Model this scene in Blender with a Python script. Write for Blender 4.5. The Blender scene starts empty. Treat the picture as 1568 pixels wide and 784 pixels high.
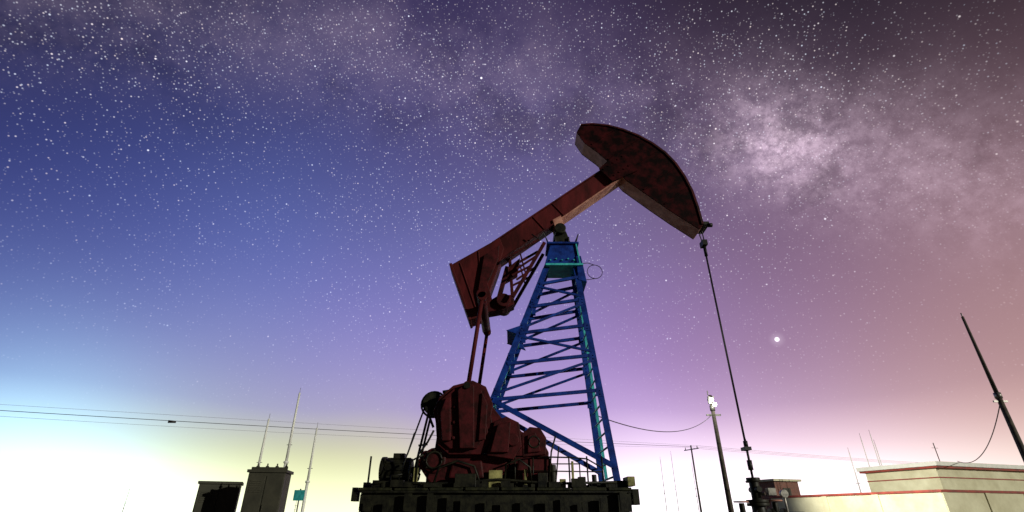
import bpy, bmesh, math, random
from mathutils import Vector, Matrix
random.seed(7)
scene = bpy.context.scene
scene.view_settings.view_transform = 'Standard'
scene.view_settings.look = 'None'
scene.view_settings.exposure = 0

def lin(c):
    out = []
    for v in c:
        v = v/255.0
        out.append(v/12.92 if v <= 0.04045 else ((v+0.055)/1.055)**2.4)
    return (out[0], out[1], out[2], 1.0)

# ------------------------------------------------------------------ materials
def mat(name, c1, c2, scale=6.0, rough=0.55, metal=0.0, bump=0.15, detail=5, streak=False, thresh=(0.35, 0.7), emit=None, estr=0, spec=0.5):
    m = bpy.data.materials.new(name)
    m.use_nodes = True
    nt = m.node_tree
    b = nt.nodes["Principled BSDF"]
    b.inputs['Specular IOR Level'].default_value = spec
    tc = nt.nodes.new("ShaderNodeTexCoord")
    mp = nt.nodes.new("ShaderNodeMapping")
    if streak:
        mp.inputs['Scale'].default_value = (1, 1, 0.25)
    nt.links.new(tc.outputs['Object'], mp.inputs['Vector'])
    n = nt.nodes.new("ShaderNodeTexNoise")
    n.inputs['Scale'].default_value = scale
    n.inputs['Detail'].default_value = detail
    n.inputs['Roughness'].default_value = 0.65
    nt.links.new(mp.outputs[0], n.inputs['Vector'])
    r = nt.nodes.new("ShaderNodeValToRGB")
    r.color_ramp.elements[0].position = thresh[0]
    r.color_ramp.elements[0].color = (*c1, 1)
    r.color_ramp.elements[1].position = thresh[1]
    r.color_ramp.elements[1].color = (*c2, 1)
    nt.links.new(n.outputs['Fac'], r.inputs[0])
    nt.links.new(r.outputs[0], b.inputs['Base Color'])
    mr = nt.nodes.new("ShaderNodeMapRange")
    mr.inputs['To Min'].default_value = max(0.05, rough-0.15)
    mr.inputs['To Max'].default_value = min(1, rough+0.2)
    nt.links.new(n.outputs['Fac'], mr.inputs['Value'])
    nt.links.new(mr.outputs[0], b.inputs['Roughness'])
    b.inputs['Metallic'].default_value = metal
    n2 = nt.nodes.new("ShaderNodeTexNoise")
    n2.inputs['Scale'].default_value = scale*6
    n2.inputs['Detail'].default_value = 3
    nt.links.new(tc.outputs['Object'], n2.inputs['Vector'])
    bp = nt.nodes.new("ShaderNodeBump")
    bp.inputs['Strength'].default_value = bump
    bp.inputs['Distance'].default_value = 0.02
    nt.links.new(n2.outputs['Fac'], bp.inputs['Height'])
    nt.links.new(bp.outputs[0], b.inputs['Normal'])
    if emit:
        b.inputs['Emission Color'].default_value = (*emit, 1)
        b.inputs['Emission Strength'].default_value = estr
    return m

M_RED = mat("red_paint", (0.038, 0.006, 0.006), (0.125, 0.014, 0.016), 4, 0.6, streak=True, spec=0.14)
M_RED2 = mat("red_paint_worn", (0.020, 0.003, 0.003), (0.090, 0.008, 0.011), 6, 0.6, spec=0.18, thresh=(0.36, 0.70))
M_HEAD = mat("red_paint_grimy", (0.005, 0.0012, 0.0014), (0.058, 0.006, 0.008), 3.6, 0.7, thresh=(0.42, 0.70), spec=0.06)
M_TAN = mat("tan_and_lit_red", (0.30, 0.10, 0.075), (0.68, 0.35, 0.26), 4, 0.6, spec=0.3)  # tan fittings; also light on red beam and head undersides, put into colour
M_BLUE = mat("blue_paint", (0.0015, 0.013, 0.12), (0.003, 0.050, 0.36), 5, 0.45, spec=0.3)
M_CYAN = mat("blue_paint_lit", (0.02, 0.28, 0.36), (0.07, 0.65, 0.62), 6, 0.4)  # blue tower paint with its cyan highlights put into the colour
M_BLACK = mat("oily_steel", (0.002, 0.002, 0.002), (0.024, 0.023, 0.011), 8, 0.5, 0.1, spec=0.3)
M_DARK = mat("dark_deck", (0.003, 0.004, 0.002), (0.035, 0.035, 0.014), 10, 0.6, spec=0.2)
M_STEEL = mat("galv_steel", (0.16, 0.15, 0.14), (0.40, 0.38, 0.34), 12, 0.4, 0.6)
M_WIRE = mat("cable", (0.008, 0.008, 0.008), (0.03, 0.026, 0.024), 20, 0.5, 0.2)
M_WIRE2 = mat("cable_aluminium", (0.20, 0.18, 0.24), (0.34, 0.32, 0.38), 20, 0.5)
M_CONC = mat("oil_stained_concrete", (0.004, 0.004, 0.003), (0.034, 0.032, 0.020), 3, 0.85, spec=0.15)
M_WHITE = mat("white_paint", (0.72, 0.72, 0.66), (0.85, 0.85, 0.80), 4, 0.5)
M_CREAM = mat("cream_render", (0.58, 0.54, 0.36), (0.80, 0.77, 0.56), 0.9, 0.85, bump=0.3)
M_REDTRIM = mat("red_trim", (0.20, 0.035, 0.025), (0.42, 0.07, 0.05), 3, 0.7)
M_GLASS = mat("window_glass", (0.01, 0.012, 0.015), (0.03, 0.035, 0.04), 2, 0.12, bump=0.02)
M_YEL = mat("yellow_highlight", (0.10, 0.09, 0.03), (0.45, 0.42, 0.15), 7, 0.5)  # yellowish highlights on the deck boxes, put into their colour
M_TEAL = mat("teal_sign", (0.02, 0.25, 0.26), (0.05, 0.45, 0.45), 9, 0.5)
M_CAB = mat("cabinet_grey", (0.030, 0.029, 0.020), (0.058, 0.054, 0.036), 2, 0.65, spec=0.3, thresh=(0.3, 0.75))
M_POLE = mat("concrete_pole", (0.05, 0.04, 0.03), (0.16, 0.13, 0.10), 6, 0.8)
M_LAMP = mat("lamp_glass", (0.8, 0.8, 0.8), (0.9, 0.9, 0.9), 3, 0.2, emit=(1, 0.98, 0.85), estr=6)
M_LEAF = mat("scrub_leaf", (0.02, 0.03, 0.01), (0.09, 0.11, 0.03), 2, 0.8)

def brick_mat():
    m = bpy.data.materials.new("brick"); m.use_nodes = True
    nt = m.node_tree; b = nt.nodes["Principled BSDF"]
    tc = nt.nodes.new("ShaderNodeTexCoord"); mp = nt.nodes.new("ShaderNodeMapping")
    mp.inputs['Rotation'].default_value = (math.radians(90), 0, 0)
    br = nt.nodes.new("ShaderNodeTexBrick")
    br.inputs['Scale'].default_value = 4
    br.inputs['Color1'].default_value = (0.25, 0.06, 0.04, 1)
    br.inputs['Color2'].default_value = (0.16, 0.05, 0.04, 1)
    br.inputs['Mortar'].default_value = (0.3, 0.27, 0.22, 1)
    nt.links.new(tc.outputs['Object'], mp.inputs[0]); nt.links.new(mp.outputs[0], br.inputs[0])
    nt.links.new(br.outputs[0], b.inputs['Base Color']); b.inputs['Roughness'].default_value = 0.85
    return m
M_BRICK = brick_mat()

# ------------------------------------------------------------------ mesh helper
class Part:
    def __init__(self): self.bm = bmesh.new()
    def box(self, p, q, w, h, up=(0, 0, 1)):
        p, q = Vector(p), Vector(q); d = (q-p).normalized(); up = Vector(up)
        if abs(d.dot(up)) > 0.98: up = Vector((0, 1, 0))
        s = d.cross(up).normalized(); u = s.cross(d).normalized()
        vs = []
        for base in (p, q):
            for a, b in ((-1, -1), (1, -1), (1, 1), (-1, 1)):
                vs.append(self.bm.verts.new(base + s*a*w/2 + u*b*h/2))
        for f in ((0, 1, 2, 3), (7, 6, 5, 4), (0, 4, 5, 1), (1, 5, 6, 2), (2, 6, 7, 3), (3, 7, 4, 0)):
            self.bm.faces.new([vs[i] for i in f])
        return self
    def cube(self, lo, hi):
        lo, hi = Vector(lo), Vector(hi)
        c = (lo+hi)/2
        return self.box((lo.x, c.y, c.z), (hi.x, c.y, c.z), hi.y-lo.y, hi.z-lo.z)
    def cyl(self, p, q, r1, r2=None, seg=16):
        if r2 is None: r2 = r1
        p, q = Vector(p), Vector(q); d = (q-p).normalized()
        up = Vector((0, 0, 1)) if abs(d.z) < 0.95 else Vector((0, 1, 0))
        s = d.cross(up).normalized(); u = s.cross(d).normalized()
        A = []; B = []
        for i in range(seg):
            a = 2*math.pi*i/seg
            o = s*math.cos(a)+u*math.sin(a)
            A.append(self.bm.verts.new(p+o*r1)); B.append(self.bm.verts.new(q+o*r2))
        for i in range(seg):
            j = (i+1) % seg
            f = self.bm.faces.new((A[i], A[j], B[j], B[i])); f.smooth = True
        self.bm.faces.new(A[::-1]); self.bm.faces.new(B)
        return self
    def poly(self, pts, y0, y1):
        A = [self.bm.verts.new((x, y0, z)) for x, z in pts]
        B = [self.bm.verts.new((x, y1, z)) for x, z in pts]
        n = len(pts)
        for i in range(n):
            j = (i+1) % n
            self.bm.faces.new((A[i], A[j], B[j], B[i]))
        self.bm.faces.new(A[::-1]); self.bm.faces.new(B)
        return self
    def tube(self, pts, r, seg=6):
        pts = [Vector(p) for p in pts]
        rings = []
        for i, p in enumerate(pts):
            a = pts[max(0, i-1)]; b = pts[min(len(pts)-1, i+1)]
            d = (b-a).normalized()
            up = Vector((0, 0, 1)) if abs(d.z) < 0.95 else Vector((0, 1, 0))
            s = d.cross(up).normalized(); u = s.cross(d).normalized()
            rings.append([self.bm.verts.new(p+(s*math.cos(2*math.pi*k/seg)+u*math.sin(2*math.pi*k/seg))*r) for k in range(seg)])
        for i in range(len(rings)-1):
            for k in range(seg):
                f = self.bm.faces.new((rings[i][k], rings[i][(k+1) % seg], rings[i+1][(k+1) % seg], rings[i+1][k])); f.smooth = True
        self.bm.faces.new(rings[0][::-1]); self.bm.faces.new(rings[-1])
        return self
    def ring(self, c, R, r, axis='y', n=24):
        pts = []
        for i in range(n+1):
            a = 2*math.pi*i/n
            if axis == 'y': pts.append((c[0]+R*math.cos(a), c[1], c[2]+R*math.sin(a)))
            elif axis == 'z': pts.append((c[0]+R*math.cos(a), c[1]+R*math.sin(a), c[2]))
            else: pts.append((c[0], c[1]+R*math.cos(a), c[2]+R*math.sin(a)))
        return self.tube(pts, r)
    def done(self, name, m, parent=None, bevel=0.0, M=None):
        bmesh.ops.recalc_face_normals(self.bm, faces=self.bm.faces[:])
        if M is not None: bmesh.ops.transform(self.bm, matrix=M, verts=self.bm.verts[:])
        me = bpy.data.meshes.new(name); self.bm.to_mesh(me); self.bm.free()
        o = bpy.data.objects.new(name, me); scene.collection.objects.link(o)
        me.materials.append(m)
        if bevel:
            bv = o.modifiers.new("bevel", 'BEVEL'); bv.width = bevel; bv.segments = 2; bv.limit_method = 'ANGLE'
        if parent:
            o.parent = parent
            o.matrix_parent_inverse = Matrix.Translation(-parent.location)
        return o
def empty(name, loc=(0, 0, 0)):
    e = bpy.data.objects.new(name, None); e.location = loc; e.empty_display_size = 0.5
    scene.collection.objects.link(e); return e

# ================================================================== PUMPJACK
YC = 10.0
pj = empty("oil_pumpjack", (0.0, YC, 1.2))

# --- skid / deck
p = Part()
for y in (8.80, 10.0, 11.15):
    p.cube((-2.42, y-0.02, 1.25), (1.90, y+0.02, 1.52))
    p.cube((-2.42, y-0.1, 1.522), (1.90, y+0.1, 1.55))
    p.cube((-2.42, y-0.1, 1.215), (1.90, y+0.1, 1.248))
x = -2.40
while x < 1.9:
    p.cube((x-0.04, 8.83, 1.28), (x+0.04, 11.12, 1.50)); x += 0.55
p.done("skid_frame", M_BLACK, pj)
p = Part()
x = -2.46
while x < 1.85:
    w = 0.55 if x+0.55 < 1.91 else 1.91-x
    yy = 8.70+random.uniform(-0.04, 0.04)
    zt = 1.60+random.uniform(-0.006, 0.0)
    p.cube((x+0.01, yy, 1.553), (x+w-0.01, 11.25, zt)); x += 0.57
p.done("deck_plates", M_DARK, pj, 0.006)
p = Part()
for i in range(110):
    x = -2.40+random.random()*4.25; y = 8.72+random.random()*0.5
    s = 0.015+random.random()*0.045
    p.cube((x-s*random.uniform(0.8, 2.2), y-s, 1.603), (x+s*1.7, y+s, 1.603+s*random.uniform(0.8, 2.6)))
p.tube([(-2.4, 8.8, 1.62), (-2.1, 8.78, 1.68), (-1.2, 8.82, 1.66), (-0.2, 8.8, 1.72), (0.7, 8.84, 1.66), (1.7, 8.8, 1.68)], 0.022)
p.cube((-2.56, 8.75, 1.40), (-2.48, 8.95, 1.60)); p.cube((1.94, 8.8, 1.35), (2.04, 9.1, 1.58))
for i in range(14):
    x = -2.3+i*0.31+random.uniform(-.06, .06)
    p.cube((x, 8.64, 1.26), (x+random.uniform(0.04, 0.12), 8.69, 1.26+random.uniform(0.1, 0.27)))
p.done("deck_fittings", M_BLACK, pj)

# --- tower (samson post)
ZT, ZB = 6.15, 1.6
def leg(side, f, z):
    t = (z-ZB)/(ZT-ZB)
    if side < 0: xb, xt = -0.93, 0.80
    else: xb, xt = 1.80, 1.40
    y = YC + f*(0.80+(0.22-0.80)*t)
    return Vector((xb+(xt-xb)*t, y, z))
pl = Part(); pc = Part(); pb = Part()
for f in (-1, 1):
    for s in (-1, 1):
        a = leg(s, f, ZB); b = leg(s, f, ZT)
        pl.box(a, b, 0.12, 0.02, up=(0, 1, 0))
        off = Vector((0.055*s, 0, 0))
        pl.box(a+off*0.8+Vector((0, 0.05, 0)), b+off*0.8+Vector((0, 0.05, 0)), 0.02, 0.09, up=(0, 1, 0))
        pl.cube((a.x-0.14, a.y-0.12, 1.603), (a.x+0.14, a.y+0.12, 1.64))
        for z in (5.2, 4.6, 3.95, 3.25):
            c = leg(s, f, z)
            pl.cube((c.x-0.065-0.02*s, c.y-0.030, c.z-0.08), (c.x+0.065-0.02*s, c.y-0.022, c.z+0.07))
            for dz in (-0.04, 0.03): pl.cyl((c.x, c.y-0.045, c.z+dz), (c.x, c.y-0.031, c.z+dz), 0.012, seg=6)
zz = [5.75, 5.20, 4.60, 3.95, 3.25]
for f in (-1, 1):
    for i, z in enumerate(zz):
        pb.box(leg(-1, f, z-0.14), leg(1, f, z+0.04), 0.055, 0.06)
        if i < len(zz)-1:
            z2 = zz[i+1]
            if i % 2 == 1 or f > 0: pb.box(leg(-1, f, z2-0.02), leg(1, f, z-0.06), 0.045, 0.045)
            else: pb.box(leg(1, f, z2+0.12), leg(-1, f, z-0.2), 0.045, 0.045)
    pb.box(leg(-1, f, 3.1), leg(1, f, 1.95), 0.075, 0.085)
pb.done("tower_bracing", M_BLUE, pj)
pl.done("tower_legs", M_BLUE, pj)
for s, z0 in ((-1, 2.9), (1, 1.8)):
    z = z0
    while z < 5.9:
        a = leg(s, -1, z); b = leg(s, 1, z)
        pc.cyl(a.lerp(b, 0.04), a.lerp(b, 0.96), 0.018, seg=6); z += 0.25
    for k in (0.18, 0.82):
        a = leg(s, -1, z0).lerp(leg(s, 1, z0), k); b = leg(s, -1, ZT-0.1).lerp(leg(s, 1, ZT-0.1), k)
        o = Vector((0.05*s, 0, 0))
        pc.box(a+o, b+o, 0.055, 0.05, up=(0, 1, 0))
pc.done("tower_ladders", M_CYAN, pj)  # ladder faces coloured as cyan highlights
p = Part()
p.poly([(0.72, 6.1), (1.50, 6.1), (1.42, 6.60), (0.86, 6.60)], 9.74, 10.26)
p.poly([(1.43, 5.72), (1.62, 5.66), (1.53, 6.3), (1.42, 6.3)], 9.70, 10.30)
p.cube((0.78, 9.68, 6.602), (1.50, 10.32, 6.65))
p.poly([(-0.12, 4.52), (0.16, 4.62), (0.30, 4.36)], 9.55, 9.60)
p.poly([(-0.12, 4.52), (0.16, 4.62), (0.30, 4.36)], 10.40, 10.45)
p.cube((-0.10, 9.6, 4.50), (0.16, 10.4, 4.53))
p.done("tower_cap", M_BLUE, pj, 0.01)
p = Part()
p.cube((0.74, 9.66, 6.05), (1.56, 10.34, 6.096))
p.box((1.50, 9.72, 6.1), (1.44, 9.72, 6.6), 0.03, 0.05)
for k in range(5):
    p.cyl((0.85+0.13*k, 9.73, 6.2+0.03*(k % 2)), (0.85+0.13*k, 9.70, 6.2+0.03*(k % 2)), 0.018, seg=6)
p.done("tower_cap_trim", M_CYAN, pj)  # cap edges carry the same painted-in cyan highlight
p = Part()
p.ring((1.86, 10, 6.05), 0.17, 0.008, 'y', 16)
p.tube([(1.5, 9.8, 6.15), (1.7, 9.9, 6.22), (1.86, 10, 6.22)], 0.008)
p.tube([(1.55, 9.8, 5.75), (1.75, 9.9, 5.82), (1.86, 10, 5.88)], 0.008)
p.tube([(0.80, 9.7, 6.65), (0.72, 9.7, 6.9), (0.60, 9.7, 6.72), (0.45, 9.7, 6.85)], 0.018)
p.tube([(1.42, 9.7, 6.65), (1.5, 9.7, 6.85), (1.5, 10.3, 6.85), (1.42, 10.3, 6.65)], 0.012)
p.done("safety_hoop", M_WIRE, pj)

# --- saddle bearing
p = Part()
p.poly([(0.92, 6.65), (1.34, 6.65), (1.24, 6.98), (1.02, 6.98)], 9.78, 10.22)
p.cyl((1.10, 9.66, 7.0), (1.10, 10.34, 7.0), 0.13)
for x in (0.98, 1.28): p.cyl((x, 9.74, 6.66), (x, 9.74, 6.80), 0.025, seg=6)
p.done("saddle_bearing", M_BLACK, pj, 0.01)
p = Part()
p.poly([(1.02, 7.0), (1.24, 7.02), (1.14, 7.42), (0.94, 7.30)], 9.80, 10.20)
p.done("saddle_bracket", M_TAN, pj, 0.01)

# --- walking beam
ANG = math.radians(37.7)
PV = (1.05, 7.25)
cu, su = math.cos(ANG), math.sin(ANG)
def L(u, w): return (PV[0]+u*cu-w*su, PV[1]+u*su+w*cu)
def rect(u0, u1, w0, w1): return [L(u0, w0), L(u1, w0), L(u1, w1), L(u0, w1)]
p = Part()
p.poly(rect(-2.60, 2.35, 0.47, 0.50), YC-0.19, YC+0.19)
for u in (-0.35, 0.25, 2.0):
    p.poly(rect(u-0.012, u+0.012, 0.04, 0.465), YC-0.175, YC+0.175)
p.poly(rect(-2.58, 2.3, 0.036, 0.467), YC-0.15, YC+0.15)
p.done("walking_beam", M_RED, pj, 0.006)
p = Part()
p.poly(rect(0.0, 2.32, 0.0, 0.033), YC-0.19, YC+0.19)
p.done("beam_lower_flange", M_TAN, pj, 0.004)  # light on the front underside, put into the flange colour
p = Part()
p.poly(rect(-2.2, -0.005, 0.0, 0.033), YC-0.19, YC+0.19)
p.done("beam_lower_flange_rear", M_RED2, pj, 0.004)
tail = [(-1.36, 6.10), (-0.88, 4.82), (-0.66, 4.90), (-0.30, 6.05), (-0.18, 6.52), (-0.28, 6.80)]
p = Part()
p.poly(tail, YC-0.24, YC+0.24)
p.poly([(-1.39, 6.12), (-1.33, 6.14), (-0.85, 4.82), (-0.90, 4.80)], YC-0.28, YC+0.28)
p.box((-1.15, YC-0.25, 6.15), (-0.72, YC-0.25, 4.95), 0.03, 0.03)
p.box((-0.75, YC-0.25, 6.45), (-0.62, YC-0.25, 5.05), 0.03, 0.03)
p.done("tail_weight", M_RED, pj, 0.012)
p = Part()
p.poly([(-0.62, 6.3), (-0.28, 6.55), (-0.30, 6.2), (-0.52, 5.6), (-0.42, 5.25), (-0.62, 5.0), (-0.72, 5.5)], YC-0.34, YC-0.285)
p.cyl((-0.60, 8.9, 5.05), (-0.60, 11.1, 5.05), 0.10)
p.cyl((-0.18, 9.7, 5.25), (-0.18, 10.3, 5.25), 0.15)
p.poly([(-0.62, 5.0), (-0.20, 5.08), (0.05, 5.2), (0.02, 5.42), (-0.30, 5.40), (-0.6, 5.2)], YC-0.18, YC+0.18)
p.box((-0.28, 9.85, 5.35), (-0.10, 9.85, 6.1), 0.07, 0.1)
p.box((0.02, 10.1, 5.3), (-0.05, 10.1, 6.4), 0.07, 0.1)
p.poly([(-0.2, 5.75), (0.12, 5.95), (0.18, 6.35), (-0.05, 6.15)], YC-0.10, YC+0.10)
p.done("equalizer", M_RED2, pj, 0.012)
p = Part()
for y in (9.55, 10.1):
    p.box((0.72, y, 6.55), (0.02, y, 5.25), 0.05, 0.07)
    p.box((0.60, y, 6.62), (-0.06, y, 6.2), 0.04, 0.05)
    p.box((0.58, y, 6.25), (0.10, y, 5.9), 0.035, 0.04)
    p.box((0.42, y, 5.98), (0.0, y, 5.75), 0.035, 0.04)
    p.box((0.30, y, 5.75), (0.18, y, 6.28), 0.03, 0.03)
p.done("brake_linkage", M_RED2, pj)
YN, YF = 8.95, 11.05
p = Part()
for y in (YN, YF):
    p.cyl((-0.58, y, 5.0), (-0.79, y, 3.25), 0.040, seg=10)
    p.cyl((-0.58, y-0.05, 5.0), (-0.58, y+0.05, 5.0), 0.09)
    p.cyl((-0.79, y-0.10, 3.25), (-0.79, y+0.10, 3.25), 0.08)
p.done("pitman_arms", M_RED, pj)

# --- horsehead
arc = [(2.36, 1.86), (2.62, 1.70), (2.90, 1.42), (3.12, 1.08), (3.29, 0.70), (3.40, 0.28), (3.44, -0.12), (3.40, -0.52), (3.28, -0.94), (3.10, -1.36), (2.86, -1.76), (2.60, -2.14)]
back = [(2.44, -2.18), (2.30, -1.55), (2.20, -0.98), (2.07, -0.14), (2.12, 0.35), (2.10, 0.90), (2.04, 1.36), (2.12, 1.74)]
p = Part()
out = [L(u, w) for u, w in arc+back]
p.poly(out, YC-0.24, YC-0.215); p.poly(out, YC+0.215, YC+0.24)
p.done("horsehead_cheeks", M_HEAD, pj)
p = Part()
for a, b in zip(arc[:-1], arc[1:]):
    q = [L(*a), L(*b), L(b[0]*0.985, b[1]*0.985), L(a[0]*0.985, a[1]*0.985)]
    p.poly(q, YC-0.275, YC+0.275)
p.done("horsehead_face", M_RED2, pj)
p = Part()
for a, b in zip(back[:-1], back[1:]):
    q = [L(*a), L(*b), L(b[0]+0.03, b[1]), L(a[0]+0.03, a[1])]
    p.poly(q, YC-0.212, YC+0.212)
p.poly([L(2.12, 1.74), L(2.36, 1.86), L(2.36, 1.83), L(2.14, 1.71)], YC-0.212, YC+0.212)
p.poly([L(2.60, -2.14), L(2.44, -2.18), L(2.44, -2.14), L(2.58, -2.11)], YC-0.212, YC+0.212)
p.done("horsehead_back_plate", M_TAN, pj)  # edge light under the head, put into the plate colour
p = Part()
for w in (1.2, 0.6, 0.05, -0.6, -1.2):
    ua = 2.14 if w > -0.2 else 2.2+0.16*(-w-0.6)
    ub = math.sqrt(max(0, 3.40**2-w*w))-0.12
    p.poly([L(ua, w-0.015), L(ub, w-0.015), L(ub, w+0.015), L(ua, w+0.015)], YC-0.262, YC-0.243)
p.poly([L(1.75, 0.02), L(2.45, -0.12), L(2.6, 0.25), L(2.45, 0.60), L(1.75, 0.5)], YC-0.29, YC-0.264)
for k in range(9):
    a = L(1.82+0.08*k, 0.12 if k % 2 else 0.42)
    p.cyl((a[0], YC-0.31, a[1]), (a[0], YC-0.28, a[1]), 0.022, seg=6)
p.done("horsehead_ribs", M_HEAD, pj)

# --- bridle, rod
XW = 4.42
p = Part()
tipx, tipz = L(2.62, -2.10)
for dy in (-0.10, 0.10):
    pts = []
    for (u, w) in arc[6:]:
        a = L(u*1.012, w*1.012); pts.append((a[0], YC+dy, a[1]))
    pts.append((XW, YC+dy*0.8, tipz-0.15)); pts.append((XW+0.02, YC+dy*0.5, 6.80))
    p.tube(pts, 0.014)
p.done("bridle_cables", M_WIRE, pj)
p = Part()
p.cube((tipx-0.10, YC-0.22, tipz-0.03), (tipx+0.16, YC+0.22, tipz+0.05))
p.cyl((tipx+0.13, YC-0.2, tipz-0.04), (tipx+0.22, YC-0.2, tipz-0.04), 0.05)
p.cube((XW-0.04, YC-0.10, 6.70), (XW+0.07, YC+0.10, 6.83))
p.cyl((XW+0.02, YC, 6.45), (XW+0.02, YC, 6.70), 0.035)
p.done("carrier_bar", M_BLACK, pj)
p = Part()
p.tube([(XW+0.02, YC-0.018, 6.5), (XW+0.03, YC-0.018, 2.45)], 0.011)
p.tube([(XW+0.02, YC+0.03, 6.5), (XW+0.03, YC+0.03, 2.45)], 0.011)
p.done("hanger_rods", M_WIRE, pj)

# --- gearbox, cranks, counterweights, motor
p = Part()
p.poly([(-0.38, 1.75), (0.62, 1.75), (0.66, 2.2), (0.50, 2.5), (0.18, 2.55), (0.0, 2.75), (-0.30, 2.75), (-0.42, 2.5)], 9.45, 10.55)
p.cyl((-0.10, 8.75, 2.30), (-0.10, 11.2, 2.30), 0.12, seg=20)
p.cube((-0.5, 9.4, 1.603), (0.72, 10.6, 1.748))
p.done("gear_reducer", M_RED2, pj, 0.02)
def crank(yc, sgn, name):
    p = Part()
    def Y(a, b):
        return (yc+sgn*a, yc+sgn*b) if sgn > 0 else (yc-b, yc-a)
    p.poly([(0.05, 2.14), (0.08, 2.40), (-0.72, 3.34), (-0.90, 3.22), (-0.22, 2.14)], *Y(-0.06, 0.04))
    cw = [(-0.52, 2.10), (-1.05, 2.10), (-1.26, 2.26), (-1.31, 2.62), (-1.36, 2.80), (-1.27, 3.04), (-1.20, 3.10), (-1.04, 3.24), (-0.80, 3.30), (-0.70, 3.33), (-0.46, 3.22), (-0.33, 2.92), (-0.36, 2.72), (-0.30, 2.40)]
    p.poly(cw, *Y(0.05, 0.16))
    cx, cz = -0.82, 2.70
    p.poly([(cx+(x-cx)*0.84-0.02, cz+(z-cz)*0.86) for x, z in cw], *Y(0.162, 0.22))
    p.poly([(-0.62, 2.18), (-0.86, 2.18), (-0.94, 3.12), (-0.80, 3.26), (-0.66, 3.20)], *Y(0.222, 0.32))
    p.poly([(-1.16, 2.30), (-1.22, 2.75), (-1.14, 3.0), (-1.06, 3.02), (-1.02, 2.30)], *Y(0.222, 0.29))
    p.poly([(-0.56, 2.30), (-0.44, 2.32), (-0.42, 2.9), (-0.52, 3.1)], *Y(0.222, 0.27))
    for zc in (2.35, 2.6, 2.85, 3.02):
        p.cyl((-0.98, yc+sgn*0.22, zc), (-0.98, yc+sgn*0.26, zc), 0.03, seg=8)
    p.poly([(-0.42, 2.08), (-0.30, 2.62), (-0.10, 2.70), (0.12, 2.60), (0.16, 2.22), (0.02, 2.02)], *Y(0.05, 0.22))
    p.poly([(-0.36, 2.12), (-0.24, 2.56), (-0.02, 2.60), (-0.06, 2.12)], *Y(0.222, 0.30))
    p.cyl((0.02, yc, 2.32), (0.02, yc+sgn*0.27, 2.32), 0.10, seg=20)
    p.poly([(0.18, 2.06), (0.16, 2.42), (0.30, 2.54), (0.48, 2.52), (0.58, 2.36), (0.56, 2.10)], *Y(0.0, 0.16))
    p.poly([(0.26, 2.12), (0.26, 2.40), (0.40, 2.44), (0.48, 2.14)], *Y(0.162, 0.21))
    return p.done(name, M_RED2, pj, 0.018)
crank(YN+0.02, -1, "crank_near"); crank(YF, 1, "crank_far")
p = Part()
p.poly([(-1.50, 2.18), (-0.2, 2.12), (-0.05, 1.95), (-0.25, 1.66), (-1.35, 1.66), (-1.60, 1.98)], 8.95, 9.4)
p.poly([(-1.50, 2.18), (-0.2, 2.12), (-0.22, 1.66), (-1.5, 1.66)], 9.41, 10.8)
p.cyl((-1.30, 8.90, 2.02), (-1.30, 9.5, 2.02), 0.20, seg=20)
p.poly([(-1.0, 1.98), (-0.5, 2.02), (-0.45, 1.74), (-1.05, 1.74)], 8.88, 8.94)
p.poly([(0.10, 2.04), (0.62, 2.10), (0.70, 1.9), (0.60, 1.70), (0.05, 1.70)], 8.95, 9.4)
p.poly([(-1.45, 2.2), (-0.8, 2.2), (-0.9, 3.1), (-1.1, 3.32), (-1.35, 3.2)], 9.8, 10.5)
p.done("brake_housing", M_RED2, pj, 0.03)
# pipework, levers and bolts around the drive
p = Part()
p.tube([(-1.58, 8.86, 1.62), (-1.56, 8.84, 2.1), (-1.40, 8.70, 2.28), (-1.30, 8.62, 2.45)], 0.018)
p.tube([(-1.28, 8.80, 1.62), (-1.2, 8.80, 1.9), (-0.9, 8.80, 2.0), (-0.62, 8.80, 1.92), (-0.5, 8.80, 1.62)], 0.020)
p.tube([(-0.12, 8.82, 1.62), (-0.1, 8.80, 1.95), (0.12, 8.78, 2.02), (0.3, 8.80, 1.9), (0.32, 8.82, 1.62)], 0.018)
p.tube([(0.60, 8.9, 1.62), (0.66, 8.88, 2.15), (0.74, 8.88, 2.40)], 0.014)
p.tube([(0.72, 9.0, 1.62), (0.80, 9.0, 2.25)], 0.012)
p.ring((-1.30, 8.88, 2.02), 0.13, 0.018, 'y', 18)
p.ring((0.37, 8.76, 2.29), 0.09, 0.014, 'y', 14)
for k in range(8):
    a = k*math.pi/4
    p.cyl((-1.30+0.16*math.cos(a), 8.86, 2.02+0.16*math.sin(a)), (-1.30+0.16*math.cos(a), 8.90, 2.02+0.16*math.sin(a)), 0.014, seg=6)
p.cyl((-0.78, 8.62, 3.20), (-0.78, 8.66, 3.20), 0.06, seg=8)
p.box((-1.52, 8.95, 2.9), (-1.36, 8.95, 2.55), 0.03, 0.04)
p.done("drive_pipework", M_BLACK, pj)
p = Part()
p.cyl((-1.46, 9.40, 3.04), (-1.46, 9.56, 3.04), 0.20, seg=24)
p.cyl((-1.46, 9.33, 3.04), (-1.46, 9.63, 3.04), 0.07)
p.ring((-1.46, 9.48, 3.04), 0.23, 0.022, 'y')
for y in (9.33, 9.63):
    p.box((-1.5, y, 3.0), (-1.74, y, 1.62), 0.035, 0.045)
p.box((-1.62, 9.4, 2.95), (-1.86, 9.4, 2.15), 0.025, 0.025)
p.box((-1.3, 9.4, 3.25), (-1.0, 9.4, 3.30), 0.05, 0.05)
p.box((-1.66, 9.33, 2.3), (-1.50, 9.33, 2.32), 0.03, 0.03)
p.done("drive_sheave", M_BLACK, pj)
p = Part()
p.cyl((-2.20, 9.4, 1.90), (-1.75, 9.4, 1.90), 0.19, seg=20)
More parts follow.
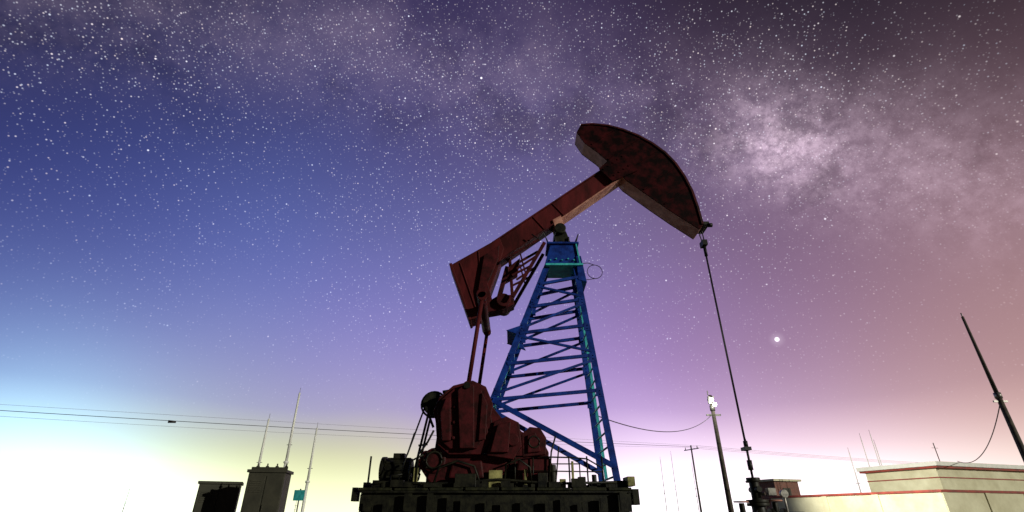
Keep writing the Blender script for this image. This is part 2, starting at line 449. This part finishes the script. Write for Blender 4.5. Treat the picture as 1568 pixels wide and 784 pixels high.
p.cyl((-2.28, 9.4, 1.90), (-2.202, 9.4, 1.90), 0.22, seg=20)
for k in range(10):
    a = 2*math.pi*k/10
    p.box((-2.18, 9.4+0.195*math.cos(a), 1.90+0.195*math.sin(a)), (-1.77, 9.4+0.195*math.cos(a), 1.90+0.195*math.sin(a)), 0.02, 0.03)
p.cube((-2.2, 9.2, 1.603), (-1.75, 9.6, 1.69))
p.cube((-2.08, 9.3, 2.08), (-1.88, 9.5, 2.17))
p.cyl((-1.75, 9.4, 1.90), (-1.62, 9.4, 1.90), 0.06)
p.ring((-1.64, 9.4, 1.90), 0.16, 0.02, 'x', 18)
p.done("electric_motor", M_BLACK, pj, 0.008)
p = Part()
p.tube([(-2.36, 8.9, 1.6), (-2.36, 8.9, 2.08)], 0.016)
p.tube([(-1.70, 8.85, 1.6), (-1.68, 8.85, 2.0), (-1.48, 8.85, 2.10)], 0.018)
p.tube([(-1.88, 8.85, 1.6), (-1.66, 8.85, 2.45)], 0.011)
p.tube([(-1.98, 8.85, 1.6), (-1.98, 8.85, 1.78), (-1.80, 8.85, 1.80)], 0.016)
p.done("conduits", M_BLACK, pj)
p = Part()
for x in (0.05, 0.35, 0.62, 0.95, 1.25, 1.50):
    p.cyl((x, 8.9, 1.6), (x, 8.9, 2.08), 0.013, seg=8)
p.tube([(0.05, 8.9, 2.08), (1.0, 8.9, 2.06), (1.25, 8.9, 2.04), (1.50, 8.9, 1.90)], 0.013)
p.tube([(-0.1, 8.9, 1.86), (1.50, 8.9, 1.84)], 0.011)
p.tube([(0.2, 11.1, 2.15), (1.4, 11.1, 2.15)], 0.013)
for x in (0.2, 0.8, 1.4): p.cyl((x, 11.1, 1.6), (x, 11.1, 2.15), 0.013, seg=8)
p.done("guard_rail", M_BLACK, pj)
p = Part()
p.cube((-0.38, 8.82, 1.603), (-0.16, 8.90, 1.86)); p.cube((0.20, 8.85, 1.603), (0.25, 8.90, 1.88))
p.cube((0.78, 8.85, 1.603), (0.88, 8.90, 1.73)); p.cube((-1.62, 8.85, 1.66), (-1.55, 8.90, 1.90))
p.cube((1.86, 8.72, 1.62), (1.98, 9.1, 1.76)); p.cube((0.98, 8.85, 1.70), (1.02, 8.88, 2.0))
p.done("junction_boxes", M_YEL, pj, 0.006)  # boxes coloured as yellowish highlights
p = Part()
p.cube((-0.92, 8.70, 1.603), (-0.58, 8.76, 1.80)); p.cube((0.42, 8.8, 1.603), (0.58, 8.93, 1.82)); p.cube((1.08, 8.8, 1.603), (1.2, 8.93, 1.76))
p.cyl((0.68, 8.95, 1.603), (0.68, 8.95, 1.95), 0.055)
p.cyl((1.36, 8.95, 1.603), (1.36, 8.95, 1.80), 0.04)
p.done("control_boxes", M_BLACK, pj, 0.006)
p = Part()
p.cube((-2.62, 8.55, -0.05), (2.10, 11.4, 1.10))
p.cube((-2.50, 8.6, 1.102), (-1.6, 11.3, 1.212)); p.cube((-0.9, 8.6, 1.102), (0.6, 11.3, 1.212)); p.cube((1.1, 8.6, 1.102), (2.0, 11.3, 1.212))
p.cube((-2.45, 8.98, 1.214), (1.9, 9.02, 1.50))
p.done("concrete_foundation", M_CONC, pj, 0.02)

# ================================================================== WELLHEAD
wh = empty("wellhead", (XW, YC, 0))
p = Part()
X = XW+0.03
p.cyl((X, YC, -0.05), (X, YC, 0.9), 0.14); p.cyl((X, YC, 0.9), (X, YC, 0.97), 0.24); p.cyl((X, YC, 0.975), (X, YC, 1.04), 0.24)
p.cyl((X, YC, 1.04), (X, YC, 1.35), 0.12); p.cyl((X, YC, 1.35), (X, YC, 1.40), 0.19); p.cyl((X, YC, 1.405), (X, YC, 1.455), 0.19)
p.cyl((X, YC, 1.455), (X, YC, 1.75), 0.085); p.cyl((X, YC, 1.75), (X, YC, 1.82), 0.12)
p.cyl((X-0.45, YC, 1.2), (X+0.8, YC, 1.2), 0.06)
p.cyl((X+0.8, YC, 1.22), (X+0.8, YC, -0.05), 0.06)
p.cyl((X+0.30, YC, 1.2), (X+0.30, YC, 1.42), 0.05); p.cyl((X-0.3, YC, 1.2), (X-0.3, YC, 1.4), 0.05)
p.cyl((X+0.18, YC, 1.2), (X+0.24, YC, 1.2), 0.12); p.cyl((X+0.40, YC, 1.2), (X+0.45, YC, 1.2), 0.12)
p.cyl((X, YC-0.18, 1.62), (X, YC+0.18, 1.62), 0.05)
p.done("christmas_tree_body", M_BLACK, wh, 0.004)
p = Part()
p.ring((X+0.30, YC, 1.44), 0.13, 0.014, 'z', 16); p.ring((X-0.30, YC, 1.42), 0.12, 0.014, 'z', 16)
for a in range(3):
    c, s_ = math.cos(a*1.047)*0.13, math.sin(a*1.047)*0.13
    p.tube([(X+0.3-c, YC-s_, 1.44), (X+0.3+c, YC+s_, 1.44)], 0.01)
p.done("hand_wheels", M_TAN, wh)
p = Part()
p.cyl((X, YC, 1.8), (X, YC, 2.5), 0.022); p.cyl((X, YC, 1.95), (X, YC, 2.12), 0.045)
p.cube((X-0.07, YC-0.10, 2.29), (X+0.05, YC+0.10, 2.35)); p.cyl((X, YC, 2.36), (X, YC, 2.46), 0.04)
p.done("polished_rod", M_WIRE, wh)
p = Part()
p.cube((X+0.14, YC-0.2, 1.52), (X+0.28, YC-0.10, 1.64)); p.cyl((X+0.12, YC-0.1, 1.55), (X, YC, 1.55), 0.03)
p.cyl((X+0.5, YC, 1.2), (X+0.5, YC, 1.5), 0.025); p.cyl((X+0.5, YC-0.05, 1.55), (X+0.5, YC+0.02, 1.55), 0.07)
p.done("pressure_gauge", M_STEEL, wh, 0.004)

# ================================================================== POLES / LAMP
lp = empty("street_lamp", (9.85, 25, 0))
p = Part(); p.cyl((9.85, 25, -0.1), (9.85, 25, 6.5), 0.14, 0.08, 12); p.done("pole", M_POLE, lp)
p = Part()
p.box((9.85, 24.6, 6.35), (9.85, 25.4, 6.35), 0.06, 0.06)
p.box((9.5, 25, 5.55), (10.2, 25, 5.55), 0.06, 0.08)
p.cube((9.64, 24.75, 6.05), (9.76, 24.88, 6.40)); p.cyl((9.85, 25, 5.75), (9.85, 25, 6.0), 0.12)
p.box((9.75, 25, 6.5), (9.75, 25, 6.72), 0.04, 0.04)
p.done("brackets", M_STEEL, lp)
p = Part()
for (cx, cz) in ((9.80, 6.25), (9.92, 6.02)):
    p.cyl((cx-0.03, 24.78, cz), (cx-0.05, 24.66, cz-0.03), 0.06, 0.10, 16)
p.done("lamp_heads", M_LAMP, lp, 0.01)
pt = bpy.data.lights.new("lamp_light", 'POINT'); pt.energy = 40; pt.color = (0.95, 1.0, 0.85); pt.shadow_soft_size = 0.12
po = bpy.data.objects.new("lamp_light", pt); po.location = (9.72, 24.35, 6.1); scene.collection.objects.link(po)
po.parent = lp; po.matrix_parent_inverse = Matrix.Translation(-lp.location)
sp = bpy.data.lights.new("wall_fill_spot", 'SPOT'); sp.energy = 9000; sp.color = (1.0, 0.97, 0.82); sp.shadow_soft_size = 0.15  # added spot to brighten office and perimeter wall; has no lamp head
sp.spot_size = math.radians(75); sp.spot_blend = 0.6
spo = bpy.data.objects.new("wall_fill_spot", sp); spo.location = (10.15, 24.4, 6.15); scene.collection.objects.link(spo)
spo.rotation_euler = (Vector((24.5, 28.5, 2.5))-Vector(spo.location)).to_track_quat('-Z', 'Y').to_euler()
spo.parent = lp; spo.matrix_parent_inverse = Matrix.Translation(-lp.location)

up1 = empty("utility_pole", (17.4, 18, 0))
p = Part(); p.cyl((17.4, 18, -0.1), (17.4, 18, 5.0), 0.13, 0.085, 12); p.cyl((17.4, 18, 5.0), (17.4, 18, 8.0), 0.07, 0.045, 12); p.done("pole", M_POLE, up1)
p = Part(); p.box((17.15, 18, 4.8), (17.65, 18, 4.8), 0.05, 0.06); p.cyl((17.4, 18, 4.9), (17.4, 18, 5.1), 0.11)
p.cyl((17.4, 18, 7.98), (17.4, 18, 8.15), 0.02); p.done("fittings", M_STEEL, up1)

def far_pole(x, y, h, nm="utility_pole"):
    e = empty(nm, (x, y, 0))
    p = Part(); p.cyl((x, y, -0.1), (x, y, h), 0.11, 0.07, 10); p.done("pole", M_STEEL, e)
    p = Part(); p.box((x-0.4, y+0.9, h-0.35), (x+0.4, y-0.9, h-0.35), 0.06, 0.08)
    for k in (-0.8, 0, 0.8): p.cyl((x-0.4*k, y+0.9*k, h-0.3), (x-0.4*k, y+0.9*k, h-0.1), 0.05, 0.03, 8)
    p.done("crossarm", M_STEEL, e)
far_pole(17, 50, 7.1); far_pole(-53.5, 20.2, 7.1); far_pole(87, 80, 7.1)

def cat(a, b, sag, n=24):
    a, b = Vector(a), Vector(b); out = []
    for i in range(n+1):
        t = i/n; q = a.lerp(b, t); q.z -= sag*4*t*(1-t); out.append(q)
    return out
p = Part()
p.tube(cat(Vector((-53.5, 20.2, 7.0)), Vector((17, 50, 7.0)), 0.35), 0.018, 5)
p.cyl((-22.3, 33.38, 6.60), (-21.9, 33.55, 6.60), 0.09, 0.07, 10)
p.done("power_line", M_WIRE)
p = Part()
for k in (-0.8, 0.8):
    o = Vector((-0.4*k, 0.9*k, 0.0))
    p.tube(cat(Vector((-53.5, 20.2, 7.0))+o, Vector((17, 50, 7.0))+o, 0.1+0.5*(k > 0)), 0.008, 5)
for k in (-0.8, 0, 0.8):
    o = Vector((-0.4*k, 0.9*k, 0.0))
    p.tube(cat(Vector((17, 50, 7.0))+o, Vector((87, 80, 7.0))+o, 0.35), 0.011, 5)
p.done("power_line", M_WIRE2)
p = Part()
p.tube(cat((9.75, 25, 5.55), (1.7, 10.8, 3.1), 0.55), 0.012, 5)
p.done("supply_cable", M_WIRE)
p = Part()
p.tube(cat((17.4, 18, 4.8), (25.9, 31, 4.0), 0.75), 0.018, 5)
p.done("service_cable", M_WIRE)

def mast(x, y, h, r=0.07):
    e = empty("antenna_mast", (x, y, 0))
    p = Part(); p.cyl((x, y, -0.1), (x, y, h*0.5), r*1.3, r*1.0, 10); p.cyl((x, y, h*0.5), (x, y, h), r*0.85, r*0.6, 10)
    p.cyl((x, y, h*0.5-0.05), (x, y, h*0.5+0.05), r*1.5)
    p.cyl((x, y, 0), (x, y, 0.15), r*4)
    p.done("mast", M_WHITE, e)
    p = Part(); p.cyl((x, y, h), (x, y, h+0.3), 0.012, seg=6); p.box((x-0.15, y, h*0.62), (x+0.15, y, h*0.62), 0.03, 0.03); p.done("tip", M_STEEL, e)
mast(-14.2, 30, 6.2, 0.085); mast(-12.7, 30, 7.7, 0.09); mast(-11.3, 30, 5.7, 0.08)
for (x, y, h, r) in ((22.3, 35, 4.9, 0.04), (24.3, 36.4, 6.0, 0.035), (24.9, 36.2, 6.2, 0.035), (25.3, 36.6, 5.6, 0.035), (15.6, 56, 6.4, 0.04), (19.5, 58, 6.0, 0.04), (18.0, 60, 7.4, 0.04), (-42, 60, 3.8, 0.05), (-30, 62, 3.4, 0.04), (-25, 64, 3.6, 0.04)):
    mast(x, y, h, r)

def cabinet(x, y, w, d, h, rot, nm, crown=False):
    e = empty(nm, (x, y, 0))
    T = Matrix.Translation((x, y, 0)) @ Matrix.Rotation(rot, 4, 'Z')
    p = Part(); p.cube((-w/2, -d/2, 0.25), (w/2, d/2, h-0.1)); p.done("body", M_CAB, e, 0.02, T)
    p = Part(); p.cube((-w/2-0.06, -d/2-0.06, h-0.098), (w/2+0.06, d/2+0.06, h))
    p.cube((-w/2+0.03, -d/2-0.03, 0.35), (-0.02, -d/2-0.003, h-0.2)); p.cube((0.02, -d/2-0.03, 0.35), (w/2-0.03, -d/2-0.003, h-0.2))
    for i in range(6): p.cube((-w/2+0.12, -d/2-0.05, h-0.4-0.07*i), (-0.12, -d/2-0.032, h-0.36-0.07*i))
    p.cube((0.05, -d/2-0.07, h*0.5), (0.09, -d/2-0.032, h*0.5+0.2))
    p.done("doors_and_roof", M_CAB, e, 0.008, T)
    p = Part(); p.cube((-w/2-0.1, -d/2-0.1, -0.05), (w/2+0.1, d/2+0.1, 0.248)); p.done("plinth", M_CONC, e, 0.01, T)
    if crown:
        p = Part()
        for k in (-0.5, -0.17, 0.17, 0.5):
            for j in range(2): p.cyl((k, 0, h+0.02+j*0.09), (k, 0, h+0.07+j*0.09), 0.07, 0.05, 10)
            p.cyl((k, 0, h), (k, 0, h+0.24), 0.025, seg=8)
        p.cube((-w/2, -0.3, h+0.001), (w/2, -0.25, h+0.1))
        p.done("bushings", M_CAB, e, 0, T)
cabinet(-11.75, 22, 1.45, 1.1, 2.4, math.radians(24), "switch_cabinet")
cabinet(-8.95, 20, 1.25, 1.0, 2.68, math.radians(10), "transformer_cabinet", True)
sg = empty("warning_sign", (-8.9, 23, 0))
p = Part(); p.cyl((-8.9, 23, -0.1), (-8.9, 23, 2.2), 0.03); p.done("post", M_STEEL, sg)
p = Part(); p.cube((-9.12, 22.93, 1.75), (-8.68, 22.955, 2.15)); p.done("panel", M_TEAL, sg)

# ================================================================== BUILDING
rot = math.radians(20)
def T(x, y): return Matrix.Translation((x, y, 0)) @ Matrix.Rotation(rot, 4, 'Z')
b = empty("site_office_building", (23.7, 30, 0)); TB = T(23.7, 30)
p = Part(); p.cube((0, 0, -0.1), (16, 4.2, 3.55)); p.done("walls", M_CREAM, b, 0, TB)
p = Part(); p.cube((-0.3, -0.3, 3.66), (16.3, 4.5, 3.88)); p.done("roof_slab", M_WHITE, b, 0.01, TB)
p = Part(); p.cube((-0.22, -0.22, 3.552), (16.22, 4.42, 3.658)); p.cube((-0.02, -0.02, 3.05), (16.02, 4.22, 3.11))
p.done("red_bands", M_REDTRIM, b, 0.005, TB)
p = Part()
for x in (1.2, 3.8, 8.4, 11.0, 13.6): p.cube((x, -0.03, 1.1), (x+1.4, -0.004, 2.2))
p.cube((-0.03, 1.3, 1.1), (-0.004, 2.7, 2.2)); p.cube((6.3, -0.03, 0.05), (7.3, -0.004, 2.2))
p.done("windows_and_door", M_GLASS, b, 0, TB)
p = Part()
for x in (1.2, 3.8, 8.4, 11.0, 13.6):
    p.cube((x-0.1, -0.10, 1.0), (x+1.5, -0.005, 1.095)); p.cube((x+0.67, -0.06, 1.1), (x+0.73, -0.032, 2.2))
    p.cube((x-0.08, -0.07, 2.202), (x+1.48, -0.005, 2.28))
p.done("window_frames", M_WHITE, b, 0, TB)
p = Part(); p.cube((2, 1.5, 3.882), (2.8, 2.3, 4.05)); p.cyl((3.2, 1.6, 3.86), (3.2, 1.6, 5.2), 0.025); p.box((2.9, 1.6, 4.9), (3.5, 1.6, 4.9), 0.02, 0.02)
p.done("roof_vents", M_CAB, b, 0.01, TB)

w = empty("perimeter_wall", (19.6, 25, 0)); TW = T(19.6, 25)
p = Part(); p.cube((0, 0, -0.1), (18, 0.24, 2.15)); p.cube((0, 0.242, -0.1), (0.24, 10, 2.15)); p.done("wall", M_CREAM, w, 0, TW)
p = Part(); p.cube((-0.06, -0.06, 2.152), (18.06, 0.30, 2.26)); p.cube((-0.06, 0.302, 2.152), (0.30, 10.06, 2.26))
p.done("coping", M_REDTRIM, w, 0.01, TW)
p = Part()
for x in range(0, 18, 3): p.cube((x+0.01, -0.05, -0.1), (x+0.34, -0.002, 2.15))
for y in (3, 6, 9): p.cube((-0.05, y, -0.1), (-0.002, y+0.34, 2.15))
p.done("piers", M_CREAM, w, 0.01, TW)

h = empty("brick_hut", (19.3, 40, 0)); TH = T(19.3, 40)
p = Part(); p.cube((0, 0, -0.1), (2.3, 2.4, 3.45)); p.done("walls", M_BRICK, h, 0, TH)
p = Part(); p.cube((-0.2, -0.2, 3.452), (2.5, 2.6, 3.60)); p.done("roof", M_CREAM, h, 0.01, TH)
p = Part(); p.cube((0.6, -0.04, 0), (1.5, -0.003, 2.1)); p.cube((0.7, -0.04, 2.5), (1.4, -0.003, 3.0)); p.done("door_and_vent", M_CAB, h, 0, TH)

# ================================================================== GROUND
p = Part()
bmesh.ops.create_grid(p.bm, x_segments=60, y_segments=60, size=3000)
g = p.done("ground", mat("dirt", (0.10, 0.085, 0.05), (0.24, 0.20, 0.12), 0.4, 0.9, bump=0.6))
p = Part()
for i in range(1600):
    x = -170+random.random()*340; y = 105+random.random()*45
    hh = (0.5+0.5*math.sin(x*0.11)*math.sin(x*0.037+1))*0.9+0.5
    for k in range(3):
        cx = x+random.uniform(-1, 1); cz = random.random()*hh; s = 0.2+random.random()*0.25
        d1 = Vector((random.uniform(-1, 1), random.uniform(-1, 1), random.uniform(-1, 1))).normalized()*s
        d2 = d1.cross(Vector((random.uniform(-1, 1), random.uniform(-1, 1), 1))).normalized()*s
        c = Vector((cx, y, cz))
        p.bm.faces.new([p.bm.verts.new(c+d1), p.bm.verts.new(c+d2), p.bm.verts.new(c-d1), p.bm.verts.new(c-d2)])
p.done("scrub_vegetation", M_LEAF)

# ================================================================== SKY (world)
wd = bpy.data.worlds.new("World"); scene.world = wd; wd.use_nodes = True
try:
    wd.cycles.sampling_method = 'MANUAL'; wd.cycles.sample_map_resolution = 256
except Exception as ex:
    print(ex)
nt = wd.node_tree; N = nt.nodes; LK = nt.links
bg = N["Background"]
def inp(node, i, v):
    if isinstance(v, (int, float)): node.inputs[i].default_value = v
    elif isinstance(v, (tuple, list)): node.inputs[i].default_value = v
    else: LK.new(v, node.inputs[i])
def MA(op, a, b_=0.0, c=0.0, clamp=False):
    n = N.new("ShaderNodeMath"); n.operation = op; n.use_clamp = clamp
    inp(n, 0, a); inp(n, 1, b_); inp(n, 2, c); return n.outputs[0]
def VM(op, a, b_=None, s=None):
    n = N.new("ShaderNodeVectorMath"); n.operation = op
    inp(n, 0, a)
    if b_ is not None: inp(n, 1, b_)
    if s is not None: inp(n, 3, s)
    return n.outputs['Value'] if op in ('DOT_PRODUCT', 'LENGTH') else n.outputs[0]
def SS(v, a, b_, lo=0.0, hi=1.0):
    n = N.new("ShaderNodeMapRange"); n.interpolation_type = 'SMOOTHSTEP'
    inp(n, 0, v); n.inputs[1].default_value = a; n.inputs[2].default_value = b_; n.inputs[3].default_value = lo; n.inputs[4].default_value = hi
    return n.outputs[0]
tc = N.new("ShaderNodeTexCoord"); D = VM('NORMALIZE', tc.outputs['Generated'])
sx = N.new("ShaderNodeSeparateXYZ"); LK.new(D, sx.inputs[0])
DEG = 180/math.pi
az = MA('MULTIPLY', MA('ARCTAN2', sx.outputs[0], sx.outputs[1]), DEG)
el = MA('MULTIPLY', MA('ARCSINE', sx.outputs[2]), DEG)
nz = N.new("ShaderNodeTexNoise"); nz.inputs['Scale'].default_value = 2.2; nz.inputs['Detail'].default_value = 2; LK.new(D, nz.inputs['Vector'])
wob = MA('SUBTRACT', nz.outputs['Fac'], 0.5)
el2 = MA('ADD', el, MA('MULTIPLY', wob, MA('MULTIPLY', SS(el, 0, 15), 6.0)))
az2 = MA('ADD', az, MA('MULTIPLY', wob, 10.0))
fac = MA('DIVIDE', el2, 60.0, clamp=True)
els = [0, 3, 6, 10, 20, 30, 40, 52]
cols = {
 -58: [(225,250,255),(200,238,255),(150,190,240),(92,114,186),(56,64,128),(38,42,90),(22,22,50),(12,12,28)],
 -45: [(250,255,255),(240,255,255),(196,226,252),(136,154,214),(84,95,164),(62,71,134),(44,46,92),(25,25,54)],
 -30: [(255,255,220),(238,244,190),(196,204,158),(162,165,206),(108,119,190),(83,96,162),(64,66,120),(48,43,80)],
 -15: [(255,255,225),(238,240,192),(208,204,168),(172,160,208),(134,129,198),(99,105,168),(76,74,128),(58,50,90)],
 0:   [(255,250,240),(240,226,222),(218,190,224),(182,156,216),(143,131,196),(115,111,167),(88,81,132),(60,51,88)],
 15:  [(255,252,255),(250,234,250),(236,208,242),(184,148,212),(146,120,178),(120,106,154),(92,81,124),(58,47,78)],
 30:  [(255,250,252),(252,238,242),(228,192,210),(180,146,178),(144,114,150),(118,94,124),(80,63,92),(46,37,54)],
 45:  [(252,242,228),(242,222,206),(218,180,170),(190,150,150),(148,114,124),(110,86,98),(58,47,62),(35,28,40)],
 58:  [(238,220,196),(222,190,168),(192,155,140),(168,132,128),(126,96,98),(84,64,72),(40,31,40),(20,16,24)],
}
num = None; den = None
for a, cl in cols.items():
    r = N.new("ShaderNodeValToRGB"); cr = r.color_ramp; cr.interpolation = 'LINEAR'
    while len(cr.elements) < len(els): cr.elements.new(0.5)
    for i, e_ in enumerate(els):
        cr.elements[i].position = e_/60.0
    for i in range(len(els)): cr.elements[i].color = lin(cl[i])
    cr.interpolation = 'B_SPLINE'
    LK.new(fac, r.inputs[0])
    d = MA('DIVIDE', MA('SUBTRACT', az2, float(a)), 11.0)
    wgt = MA('EXPONENT', MA('MULTIPLY', MA('MULTIPLY', d, d), -1.0))
    wgt = MA('ADD', wgt, 1e-6)
    term = VM('SCALE', r.outputs[0], s=wgt)
    num = term if num is None else VM('ADD', num, term)
    den = wgt if den is None else MA('ADD', den, wgt)
base = VM('SCALE', num, s=MA('DIVIDE', 1.0, den))
def lobe(a0, wdt, h, s, col):
    da = MA('DIVIDE', MA('SUBTRACT', az, a0), wdt); de = MA('DIVIDE', MA('MAXIMUM', el, 0.0), h)
    e = MA('EXPONENT', MA('MULTIPLY', MA('ADD', MA('MULTIPLY', da, da), MA('POWER', de, 1.5)), -1.0))
    return VM('SCALE', col, s=MA('MULTIPLY', e, s))
base = VM('ADD', base, lobe(-43.0, 8.5, 7.0, 1.0, (0.45, 1.0, 1.05)))
base = VM('ADD', base, lobe(-33.0, 9.0, 4.5, 0.50, (0.95, 1.0, 0.90)))
base = VM('ADD', base, lobe(-20.0, 14.0, 3.6, 0.24, (0.85, 1.0, 0.30)))
base = VM('ADD', base, lobe(-2.0, 14.0, 3.4, 0.32, (1.0, 0.95, 0.80)))
base = VM('ADD', base, lobe(16.0, 12.0, 5.8, 0.65, (1.0, 0.86, 1.0)))
base = VM('ADD', base, lobe(34.0, 14.0, 5.0, 0.70, (1.0, 0.88, 0.90)))
aaz = MA('ABSOLUTE', az)
back_ = SS(aaz, 62, 105)
mx = N.new("ShaderNodeMix"); mx.data_type = 'RGBA'; LK.new(back_, mx.inputs[0]); LK.new(base, mx.inputs[6])
mx.inputs[7].default_value = (0.010, 0.010, 0.018, 1)
base = mx.outputs[2]
# milky way : great-circle band
nrm = (-0.199, 0.712, -0.672)
dist = VM('DOT_PRODUCT', D, nrm)
n1 = N.new("ShaderNodeTexNoise"); n1.inputs['Scale'].default_value = 5; n1.inputs['Detail'].default_value = 5; n1.inputs['Roughness'].default_value = 0.6; LK.new(D, n1.inputs['Vector'])
dd = MA('ADD', dist, MA('MULTIPLY', MA('SUBTRACT', n1.outputs['Fac'], 0.5), 0.14))
g1 = MA('DIVIDE', dd, 0.11)
band = MA('EXPONENT', MA('MULTIPLY', MA('MULTIPLY', g1, g1), -1.0))
core = MA('POWER', MA('MAXIMUM', VM('DOT_PRODUCT', D, (0.463, 0.673, 0.576)), 0.0), 300.0)
core2 = MA('POWER', MA('MAXIMUM', VM('DOT_PRODUCT', D, (0.58, 0.65, 0.49)), 0.0), 40.0)
cl1 = SS(n1.outputs['Fac'], 0.35, 0.70)
n3 = N.new("ShaderNodeTexNoise"); n3.inputs['Scale'].default_value = 26; n3.inputs['Detail'].default_value = 6; n3.inputs['Roughness'].default_value = 0.8; LK.new(D, n3.inputs['Vector'])
cl2 = SS(n3.outputs['Fac'], 0.36, 0.72)
A1 = MA('MULTIPLY', MA('ADD', MA('ADD', cl1, 0.25), MA('MULTIPLY', cl2, 0.6)), 0.062)
A2 = MA('MULTIPLY', MA('ADD', MA('MULTIPLY', cl2, 0.75), 0.25), MA('ADD', MA('MULTIPLY', core, 0.70), MA('MULTIPLY', core2, 0.17)))
mwI = MA('MULTIPLY', band, MA('ADD', A1, A2))
rift = MA('MULTIPLY', SS(n1.outputs['Fac'], 0.5, 0.34), MA('MULTIPLY', band, 0.35))
base = VM('SCALE', base, s=MA('SUBTRACT', 1.0, rift))
base = VM('ADD', base, VM('SCALE', (1.0, 0.76, 0.92), s=mwI))
# stars
fade = MA('MULTIPLY', SS(el, 2, 36), MA('ADD', 0.35, MA('MULTIPLY', SS(nz.outputs['Fac'], 0.3, 0.7), 0.75)))
def stars(scale, rad, dens0, dens1, gain, power, seed, lo):
    v = N.new("ShaderNodeTexVoronoi"); v.feature = 'F1'; v.inputs['Scale'].default_value = scale
    LK.new(VM('ADD', D, (seed, seed*0.7, seed*1.3)), v.inputs['Vector'])
    sc = N.new("ShaderNodeSeparateColor"); LK.new(v.outputs['Color'], sc.inputs[0])
    r_, g_, b_ = sc.outputs
    dens = MA('ADD', dens0, MA('MULTIPLY', band, dens1))
    m = MA('GREATER_THAN', dens, r_)
    br = MA('ADD', MA('POWER', g_, power), lo)
    rr = MA('MULTIPLY', MA('ADD', 0.65, MA('MULTIPLY', g_, 0.4)), rad*scale)
    f = MA('SUBTRACT', 1.0, MA('DIVIDE', v.outputs['Distance'], rr), clamp=True)
    I = MA('MULTIPLY', MA('MULTIPLY', MA('MULTIPLY', f, m), MA('MULTIPLY', br, gain)), fade)
    cx = N.new("ShaderNodeMix"); cx.data_type = 'RGBA'; LK.new(b_, cx.inputs[0]); cx.inputs[6].default_value = (0.75, 0.85, 1, 1); cx.inputs[7].default_value = (1, 0.85, 0.80, 1)
    return VM('SCALE', cx.outputs[2], s=I)
base = VM('ADD', base, stars(260, 0.0015, 0.45, 0.55, 0.95, 3.0, 3.1, 0.13))
base = VM('ADD', base, stars(115, 0.0017, 0.18, 0.40, 2.0, 5.0, 7.7, 0.08))
base = VM('ADD', base, stars(42, 0.0023, 0.12, 0.12, 3.6, 1.5, 12.3, 0.1))
pd = VM('DOT_PRODUCT', D, tuple(Vector((0.536, 0.9636, 0.3154)).normalized()))
ang = MA('ARCCOSINE', MA('MINIMUM', pd, 1.0))
pl1 = SS(ang, 0.0048, 0.001, 0, 2.5); pl2 = SS(ang, 0.016, 0.0, 0, 0.14)
base = VM('ADD', base, VM('SCALE', (1, 0.95, 1.0), s=MA('ADD', pl1, pl2)))
LK.new(base, bg.inputs['Color']); bg.inputs['Strength'].default_value = 1.0

# ================================================================== added fill sun, brightens camera-facing sides and the building walls
sl = bpy.data.lights.new("fill_sun", 'SUN'); sl.energy = 2.2; sl.angle = math.radians(0.5); sl.color = (1.0, 0.98, 0.84)
so = bpy.data.objects.new("fill_sun", sl); scene.collection.objects.link(so)
so.rotation_euler = Vector((-0.80, 0.62, -0.24)).to_track_quat('-Z', 'Y').to_euler()
so.location = (30, -20, 12)

# ================================================================== camera
cd = bpy.data.cameras.new("camera"); cd.lens = 757/1568*36; cd.sensor_width = 36; cd.clip_end = 8000; cd.clip_start = 0.05
co = bpy.data.objects.new("camera", cd); scene.collection.objects.link(co)
co.location = (0, 0, 1.2); co.rotation_euler = (math.radians(90+27.7), 0, 0)
scene.camera = co
